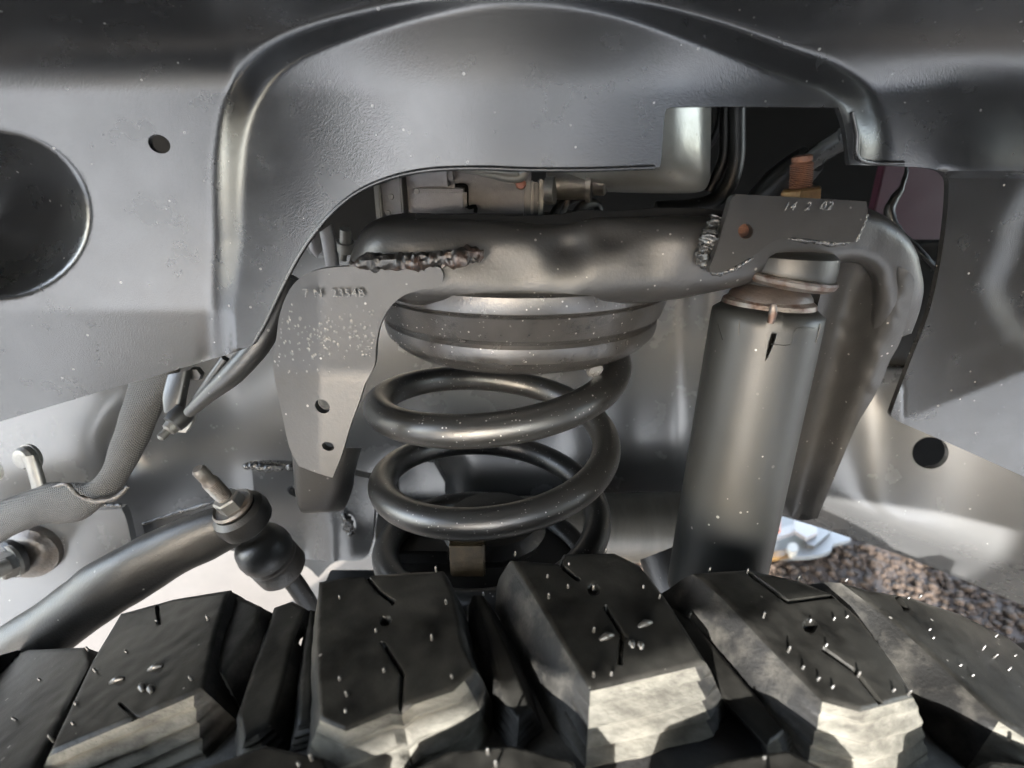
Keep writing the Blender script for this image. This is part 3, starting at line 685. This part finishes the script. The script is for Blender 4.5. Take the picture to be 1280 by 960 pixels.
tube('wire', [U(560, 208, .322), U(600, 214, .322), U(632, 222, .322), U(650, 222, .322), U(656, 214, .322), U(662, 204, .322)], [.0020, .0022, .0024, .0026, .0028, .0028], M['white'], ecu, n=12)
tube('wire', [U(575, 209, .318), U(610, 214, .318), U(648, 217, .318)], .0012, M['white'], ecu, n=8)
pbox('connector', 655, 228, 678, 272, .33, .02, M['black'], ecu)
lathe('indicator', [(.0004, .003), (.0026, .0024), (.003, 0), (.0004, 0)], U(651, 230, .326), (0, -1, .1), M['orange'], ecu, n=16)
pbox('edge_strip', 664, 226, 667, 268, .326, .01, M['zinc'], ecu, .0004)
pbox('edge_strip', 674, 224, 679, 276, .324, .02, M['zinc'], ecu, .0006)
tank = thing('refrigerant_drum', 'pale galvanised metal drum showing behind the notch in the liner', 'metal drum', U(790, 200, .37))
loft('drum_body', [((700, 20), (700, 238), .37, .05), ((760, 20), (760, 239), .365, .06), ((830, 20), (830, 240), .362, .06), ((868, 22), (868, 239), .365, .055), ((882, 30), (882, 234), .368, .05), ((890, 44), (888, 222), .372, .04)], M['tank'], tank, n=48, sub=6, power=.55)
brk = thing('mounting_tube', 'short horizontal steel spacer tube with a bolt head left of the drum', 'spacer tube', U(715, 232, .33))
tube('spacer', [U(683, 231, .33), U(735, 231, .33)], .0080, M['zinc'], brk, n=24)
lathe('flange', [(.004, 0), (.0105, 0), (.0105, .003), (.004, .003)], U(733, 229, .33), (1, -.2, 0), M['zinc'], brk, n=28)
lathe('bolt_head', [(.004, .003), (.0070, .003), (.0072, .009), (.0055, .0102), (.0040, .0102), (.0035, .0085), (.001, .0085)], U(736, 228, .33), (1, -.25, 0), M['zinc'], brk, n=24)
lathe('bolt_head', [(.004, .0), (.0075, .0), (.0075, .005), (.001, .006)], U(683, 238, .325), (1, -.3, 0), M['zinc'], brk, n=24)
pbox('pale_strip', 684, 205, 728, 216, .335, .01, M['white'], brk)
for x, m_ in ((683, 'zinc'), (712, 'dirt'), (730, 'black')):
    pass
wl = thing('wire_loom', 'bundle of dark wires and pale tags in the gap right of the module', 'wire loom', U(705, 262, .33))
tube('wire', [U(700, 276, .33), U(707, 258, .33), U(712, 245, .335)], .0016, M['dirt'], wl, n=10)
tube('wire', [U(690, 276, .335), U(696, 262, .335), U(706, 252, .338), U(722, 246, .34)], .0028, M['black'], wl, n=10)
tube('wire', [U(716, 276, .335), U(728, 258, .335), U(745, 256, .34), U(752, 276, .34)], .0030, M['black'], wl, n=10)
pbox('tag', 679, 266, 694, 278, .335, .01, M['dirt'], wl); pbox('tag', 704, 264, 718, 278, .335, .01, M['dirt'], wl)
pipe = thing('coolant_pipe', 'pair of dark glossy pipes bending down behind the drum edge', 'pipe', U(915, 200, .38))
tube('pipe', [U(922, 60, .38), U(921, 150, .38), U(920, 200, .38), U(908, 236, .38), U(880, 256, .38), U(820, 262, .38)], .0052, M['arm'], pipe, n=20)
tube('pipe', [U(908, 60, .385), U(907, 150, .385), U(904, 200, .385), U(885, 240, .385)], .0035, M['arm'], pipe, n=16)
tube('pipe', [U(896, 60, .39), U(900, 150, .39), U(880, 190, .39)], .0025, M['rubber'], pipe, n=12)
rod = thing('steering_shaft', 'dark grey shaft slanting behind the rusty stud', 'steering shaft', U(1020, 200, .33))
tube('rod', [U(1010, 203, .34), U(1030, 188, .33), U(1056, 172, .32)], .0058, M['rail'], rod, n=20)
tube('rod', [U(930, 290, .38), U(975, 235, .36), U(1014, 199, .345)], [.014, .013, .009], M['black'], rod, n=20)
pan = thing('body_panel', 'dark maroon painted body panel glimpsed right of the damper', 'body panel', U(1150, 270, .5))
pbox('panel', 1096, 150, 1240, 340, .50, .01, M['maroon'], pan)
strap = tube('frayed_cord', [U(1134, 208, .36), U(1128, 232, .358), U(1112, 262, .356), U(1124, 290, .35), U(1148, 312, .345), U(1176, 340, .34)], [.0010, .0016, .0032, .0024, .0022, .0018], M['rubber'], None, n=10, base=True, disp=lambda p, i, k: .0010 * noise.noise(p * 400))
tag(strap, 'frayed dark cord hanging between the tower leg and the liner', 'cord')
bk = thing('pedal_bracket', 'small dim metal brackets in the dark gap left of the crossbar', 'bracket', U(415, 300, .33))
loft('bracket_blade', [((400, 290), (414, 280), .33, .003), ((404, 310), (420, 305), .33, .003), ((408, 334), (424, 332), .33, .003)], M['module'], bk, n=12, power=.6)
loft('bracket_blade', [((385, 295), (398, 285), .34, .006), ((388, 312), (402, 300), .34, .006), ((396, 322), (404, 312), .34, .004)], M['module'], bk, n=12)
lathe('bracket_bolt', [(.001, .008), (.003, .008), (.0035, 0), (.005, 0), (.005, -.006), (.001, -.006)], U(432, 302, .32), (.2, -.4, 1), M['zinc'], bk, n=12)
tube('bracket_rod', [U(434, 288, .33), U(430, 305, .33), U(428, 326, .33)], .0024, M['zinc'], bk, n=10)

# ================================================================ AXLE under the spring
axle = thing('front_axle', 'brownish steel axle tube and dark spring seat at the bottom of the coil', 'axle', U(640, 680, .32))
tube('axle_tube', [U(480, 668, .40), U(640, 664, .40), U(760, 660, .40), U(900, 656, .40)], .030, M['axle'], axle, n=40)
lathe('spring_seat', [(.02, .004), (.060, .004), (.068, .002), (.070, -.004), (.070, -.02), (.03, -.022)], (-.017, .2955, U(620, 716, .295).z), (0, 0, 1), M['arm'], axle, n=72)
lathe('bump_stop', [(.012, -.01), (.030, .0), (.034, .008), (.030, .016), (.012, .018)], (-.012, .30, U(610, 672, .30).z), (0, 0, 1), M['rubber'], axle, n=48)
pbox('bronze_block', 562, 681, 606, 722, .262, .02, M['bronze'], axle)
pbox('seat_bracket', 470, 690, 562, 740, .30, .03, M['black'], axle); pbox('seat_bracket', 405, 735, 470, 770, .31, .02, M['black'], axle)
loft('axle_bracket', [((800, 700), (850, 680), .27, .01), ((812, 740), (860, 720), .27, .012), ((830, 790), (880, 770), .27, .012)], M['black'], axle, n=16)

# ================================================================ pale object on the ground at right
fl = thing('pale_ground_tray', 'pale blue white tray with dark clips lying on the gravel beside the damper', 'tray', (0.72, 1.1, .01))
def G(px, py, z=.03):
    d = ray(px, py); return Vector((0, 0, ZC)) + d * ((z - ZC) / d.z)
def slab(name, px, z, m, parent, h=.012):
    P = [G(x, y, z) for x, y in px]; n = len(P); V = P + [p - Vector((0, 0, h)) for p in P]
    return link(name, V, [list(range(n)), [n + i for i in range(n)][::-1]] + [[i, (i + 1) % n, (i + 1) % n + n, i + n] for i in range(n)], m, parent, False)
slab('tray_panel', cr([(940, 690), (985, 696), (1020, 694), (1038, 688), (1042, 680), (1064, 674), (1040, 662), (1000, 648), (940, 640)], seg=3), .035, M['tray'], fl)
slab('clip_bar', [(948, 668), (992, 655), (994, 664), (948, 680)], .060, M['module'], fl)
slab('clip_bar', [(992, 648), (1020, 648), (1022, 665), (1008, 672), (992, 662)], .062, M['module'], fl)
slab('clip_bar', [(1006, 672), (1040, 660), (1036, 667), (1018, 682), (1008, 680)], .050, M['black'], fl)
slab('orange_strip', [(966, 632), (976, 632), (976, 662), (966, 664)], .09, M['orange'], fl)
slab('orange_strip', [(955, 692), (985, 686), (990, 694), (957, 698)], .045, M['brass'], fl)
slab('cream_knob', ell(991, 684, 7, 6, 12), .060, M['white'], fl, .02)

# ================================================================ TYRE
DEP = .0155
tire = thing('tire', 'large black mud terrain tire with dusty grooves and rubber nubs below the spring', 'tire', (TX, .06, TZ))
rr = []
cprof = [(-.16, DEP), (.05, DEP), (.13, DEP + .001), (.165, DEP + .006), (.18, DEP + .016), (.185, DEP + .035), (.18, DEP + .12)]
for Y, d in cprof:
    rr.append([Vector((TX + (TR - d) * math.sin(a), Y, TZ + (TR - d) * math.cos(a))) for a in (R(-80 + i) for i in range(161))])
V = [p for r in rr for p in r]; F = [[k * 161 + i, k * 161 + i + 1, (k + 1) * 161 + i + 1, (k + 1) * 161 + i] for k in range(len(rr) - 1) for i in range(160)]
link('carcass', V, F, M['groove'], tire)
# full round of the tyre out of sight, so that it stands on the ground side
rr = [[Vector((TX + (TR - d) * math.sin(a), Y, TZ + (TR - d) * math.cos(a))) for a in (R(80 + i * 4) for i in range(51))] for Y, d in cprof]
V = [p for r in rr for p in r]; F = [[k * 51 + i, k * 51 + i + 1, (k + 1) * 51 + i + 1, (k + 1) * 51 + i] for k in range(len(rr) - 1) for i in range(50)]
link('carcass', V, F, M['groove'], tire)
def block(poly, sipes=(), nubs=(), drop=DEP, front=.011, side=.0045, low=0., sp=3, ribs=False, pits=(), seg=1, lab=None):
    out = []
    n = len(poly)
    for i in range(n):                         # subdivide the outline so sides can be shaped
        a, b = poly[i], poly[(i + 1) % n]; L = math.hypot(b[0] - a[0], b[1] - a[1]); k = max(1, int(L / 14))
        for s in range(k): out.append((a[0] + (b[0] - a[0]) * s / k, a[1] + (b[1] - a[1]) * s / k))
    ext = []
    for sp_ in sipes:
        for i in range(len(sp_) - 1):
            (xa, ya), (xb, yb) = sp_[i], sp_[i + 1]; L = math.hypot(xb - xa, yb - ya); nx, ny = -(yb - ya) / L, (xb - xa) / L
            k = max(2, int(L / 2.4))
            for j in range(k):
                for o_ in (-4.6, -3.0, -1.6, 0, 1.6, 3.0, 4.6): ext.append((xa + (xb - xa) * j / k + nx * o_, ya + (yb - ya) * j / k + ny * o_))
    v, faces = tri(out, [], sp, ext)
    def top(x, y):
        p = T(x, y, TR - low); rad = Vector((p.x - TX, 0, p.z - TZ)).normalized(); d = 0
        for s in sipes:
            q = segdist(x, y, s)
            if q < 6: d += .0024 * (1 - ss(1.5, 3.2, q))
        for (cx, cy, r_) in pits:
            d += .0025 * (1 - ss(r_ * .5, r_, math.hypot(x - cx, y - cy)))
        e = segdist(x, y, out, True); d += .0008 * (1 - ss(0, 5, e)) ** 2
        d += .00018 * noise.noise(p * 180)
        return p - rad * d
    P = [top(q.x, q.y) for q in v]
    N0 = len(P); m = len(out)
    ctr = sum((T(x, y) for x, y in out), Vector()) / m
    V = list(P); cnt = {}
    for f in faces:
        for i in range(len(f)): cnt[(f[i], f[(i + 1) % len(f)])] = 1
    nxt = {a: b for (a, b) in cnt if (b, a) not in cnt}
    start = next(iter(nxt)); loop = [start]
    while nxt[loop[-1]] != start and len(loop) < 5000: loop.append(nxt[loop[-1]])
    lv = 26;  F = [list(f) for f in faces]; fm = [0] * len(faces); prev = loop; frs = {}
    for k in range(1, lv + 1):
        t = k / lv; cur = []
        for ii, i in enumerate(loop):
            p = P[i]; a_, b_ = P[loop[ii - 1]], P[loop[(ii + 1) % len(loop)]]
            tg = (b_ - a_).normalized(); rad = Vector((p.x - TX, 0, p.z - TZ)).normalized(); nr = tg.cross(rad).normalized()
            if nr.dot(p - ctr) < 0: nr = -nr
            fr = max(0, -nr.y) ; off = (side + (front - side) * fr) * t ** .8
            off += ss(.60, .9, fr) * (.0021 if ribs else .0009) * math.sin(t * 6.283 * 4) * ss(0, .1, t)
            frs[ii] = fr
            off += .0009 * noise.noise(p * 120 + Vector((0, 0, t * 2)))
            q = p + nr * off - rad * ((drop - low) * t + .0005)
            cur.append(len(V)); V.append(q)
        L = len(loop)
        for i in range(L): F.append([prev[i], prev[(i + 1) % L], cur[(i + 1) % L], cur[i]]); fm.append(1 if min(frs[i], frs[(i + 1) % L]) > .62 else 2)
        prev = cur
    o = link('tread_block', V, F, None, tire, mats=[M['tread'], M['dust'], M['side']]); 
    bm = bmesh.new(); bm.from_mesh(o.data)
    # materials by where a face came from
    for f, k in zip(bm.faces, fm): f.material_index = k
    for e in bm.edges:
        if len(e.link_faces) == 2 and e.calc_face_angle(0) > R(38): e.smooth = False
    bm.to_mesh(o.data); bm.free()
    if nubs:
        V, F = [], []
        for (x, y) in nubs:
            p = T(x, y, TR - low); rad = Vector((p.x - TX, 0, p.z - TZ)).normalized()
            h = random.uniform(.0010, .0028); r_ = .00050
            lean = Vector((random.uniform(-.12, .12), random.uniform(-.12, .12), 0)); d = (rad + lean).normalized()
            a = d.orthogonal().normalized(); b = d.cross(a); s = len(V)
            for hh, q in ((-.0008, 1), (h * .8, .9), (h, .45)):
                for k in range(8): V.append(p + d * hh + (a * math.cos(k * .785) + b * math.sin(k * .785)) * r_ * q)
            for L2 in range(2):
                for k in range(8): F.append([s + L2 * 8 + k, s + L2 * 8 + (k + 1) % 8, s + L2 * 8 + 8 + (k + 1) % 8, s + L2 * 8 + 8 + k])
            F.append([s + 16 + k for k in range(8)])
        tag(link('rubber_nubs', V, F, M['nub'], o), kind='stuff')
    return o
def star(cx, cy, s=1., parent=None):
    """raised asterisk of rubber moulded on a block"""
    for dx, dy, L in ((-26, 3, 18), (22, -13, 18), (4, 12, 9), (15, 14, 8)):
        a, b = T(cx + (dx - L / 2 * .95) * s, cy + (dy + L / 6) * s), T(cx + (dx + L / 2 * .95) * s, cy + (dy - L / 6) * s)
        if abs(dx) < 20: a, b = T(cx + dx * s, cy + (dy - L / 2) * s), T(cx + (dx + 3) * s, cy + (dy + L / 2) * s)
        tube('glint_bar', [a, (a + b) / 2 + Vector((0, 0, .0006)), b], [.0006, .0013, .0006], M['nub'], parent, n=8, sub=4)  # bars in paler rubber stand in for glints
def rnd(poly, k):
    xs = [p[0] for p in poly]; ys = [p[1] for p in poly]; r = []
    while len(r) < k:
        x, y = random.uniform(min(xs), max(xs)), random.uniform(min(ys), max(ys))
        if inside(x, y, poly) and segdist(x, y, poly, True) > 5: r.append((x, y))
    return r
B2 = [(150, 766), (215, 748), (288, 736), (270, 790), (254, 862), (58, 944), (92, 872), (116, 822)]
B1 = [(-120, 850), (20, 812), (106, 808), (112, 826), (84, 880), (28, 985), (-140, 1010)]
B3 = [(398, 726), (440, 719), (554, 712), (566, 738), (580, 806), (594, 836), (566, 862), (500, 884), (432, 912), (399, 898), (394, 800)]
B4 = [(638, 699), (700, 703), (706, 691), (768, 690), (800, 706), (832, 746), (884, 828), (738, 862), (700, 800), (664, 738)]
B5 = [(868, 715), (936, 711), (1000, 725), (1040, 741), (1076, 772), (1118, 828), (1143, 870), (1076, 888), (1029, 875), (960, 806), (906, 748)]
B6 = [(1052, 727), (1084, 736), (1140, 746), (1200, 766), (1262, 796), (1330, 850), (1350, 930), (1290, 925), (1250, 900), (1180, 832), (1110, 770)]
B7 = [(1290, 800), (1360, 810), (1480, 880), (1500, 960), (1400, 940), (1330, 860)]
B0 = [(-160, 900), (-260, 900), (-360, 1000), (-240, 1050), (-170, 1000)]
b = block(B1, nubs=[(110, 812), (95, 880), (50, 850), (20, 900)]); block(B0)
b = block(B2, sipes=[[(196, 758), (199, 778)], [(150, 880), (172, 900)]], nubs=[(196, 776), (260, 775), (92, 905), (66, 925), (158, 815), (240, 850), (120, 840)], front=.013); star(172, 848, 1., b)
block(B3, sipes=[[(455, 716), (472, 738), (491, 752)], [(479, 804), (503, 842), (500, 886)]], pits=[(482, 776, 7)], nubs=[(425, 748), (558, 755), (545, 714), (425, 850), (434, 870), (432, 890), (480, 840), (565, 848), (540, 800), (470, 790)], front=.014)
b = block(B4, sipes=[[(700, 693), (702, 708), (722, 724)], [(778, 796), (775, 828)], [(757, 760), (780, 796)]], pits=[(742, 736, 8)], nubs=[(644, 693), (757, 690), (711, 706), (742, 736), (684, 722), (686, 748), (804, 735), (824, 748), (742, 846), (764, 844), (742, 790), (710, 735)], front=.015, ribs=True, side=.007); star(784, 794, 1., b)
block(B5, sipes=[[(1030, 812), (1068, 838), (1102, 880)], [(935, 715), (985, 752), (1040, 745)]], pits=[(1013, 782, 9)], nubs=[(887, 712), (934, 716), (998, 724), (954, 772), (1013, 776), (1058, 772), (1042, 775), (1032, 808), (1073, 844), (1116, 864), (1003, 836), (1022, 850), (985, 815), (1040, 860), (1135, 868)], front=.013, side=.010)
block(B6, sipes=[[(1120, 745), (1132, 760)]], nubs=[(1058, 725), (1150, 746), (1135, 748), (1161, 788), (1166, 798), (1228, 812), (1244, 796), (1268, 820), (1242, 822), (1260, 838), (1200, 832), (1215, 845)], side=.014)
block(B7, nubs=rnd(B7, 6))
# low ridges in the grooves
GR = [[(292, 742), (326, 757), (322, 780), (278, 842), (268, 835), (270, 795)],
      [(342, 758), (364, 750), (382, 760), (366, 800), (352, 860), (338, 905), (304, 925), (296, 890), (316, 830)],
      [(386, 760), (393, 762), (392, 830), (390, 900), (372, 905), (374, 850), (380, 800)],
      [(592, 742), (604, 742), (640, 820), (664, 884), (648, 900), (632, 880), (614, 812)],
      [(838, 756), (862, 770), (930, 850), (985, 912), (960, 930), (900, 868), (860, 800)],
      [(1168, 850), (1180, 846), (1226, 900), (1240, 940), (1210, 930)]]
for i, g in enumerate(GR): block(g, low=(.004, .007, .009, .008, .010, .012)[i], side=.004, front=.006, nubs=[g[1]] if i in (3, 4) else ())
# second row, nearer the camera
R2 = [[(210, 975), (330, 930), (404, 945), (430, 1010), (330, 1060), (200, 1060)],
      [(470, 985), (560, 938), (640, 930), (716, 950), (740, 1020), (600, 1070), (470, 1050)],
      [(820, 985), (900, 950), (985, 936), (1060, 975), (1110, 1050), (960, 1100), (830, 1060)],
      [(1180, 1000), (1240, 950), (1330, 960), (1420, 1060), (1240, 1100)],
      [(0, 1010), (80, 985), (140, 1000), (150, 1080), (0, 1100)]]
for g in R2: block(g, low=-.001, front=.006, nubs=[(g[2][0] - 30, g[2][1] + 12), (g[1][0] + 60, g[1][1] + 20), (g[0][0] + 60, g[0][1] + 5)])
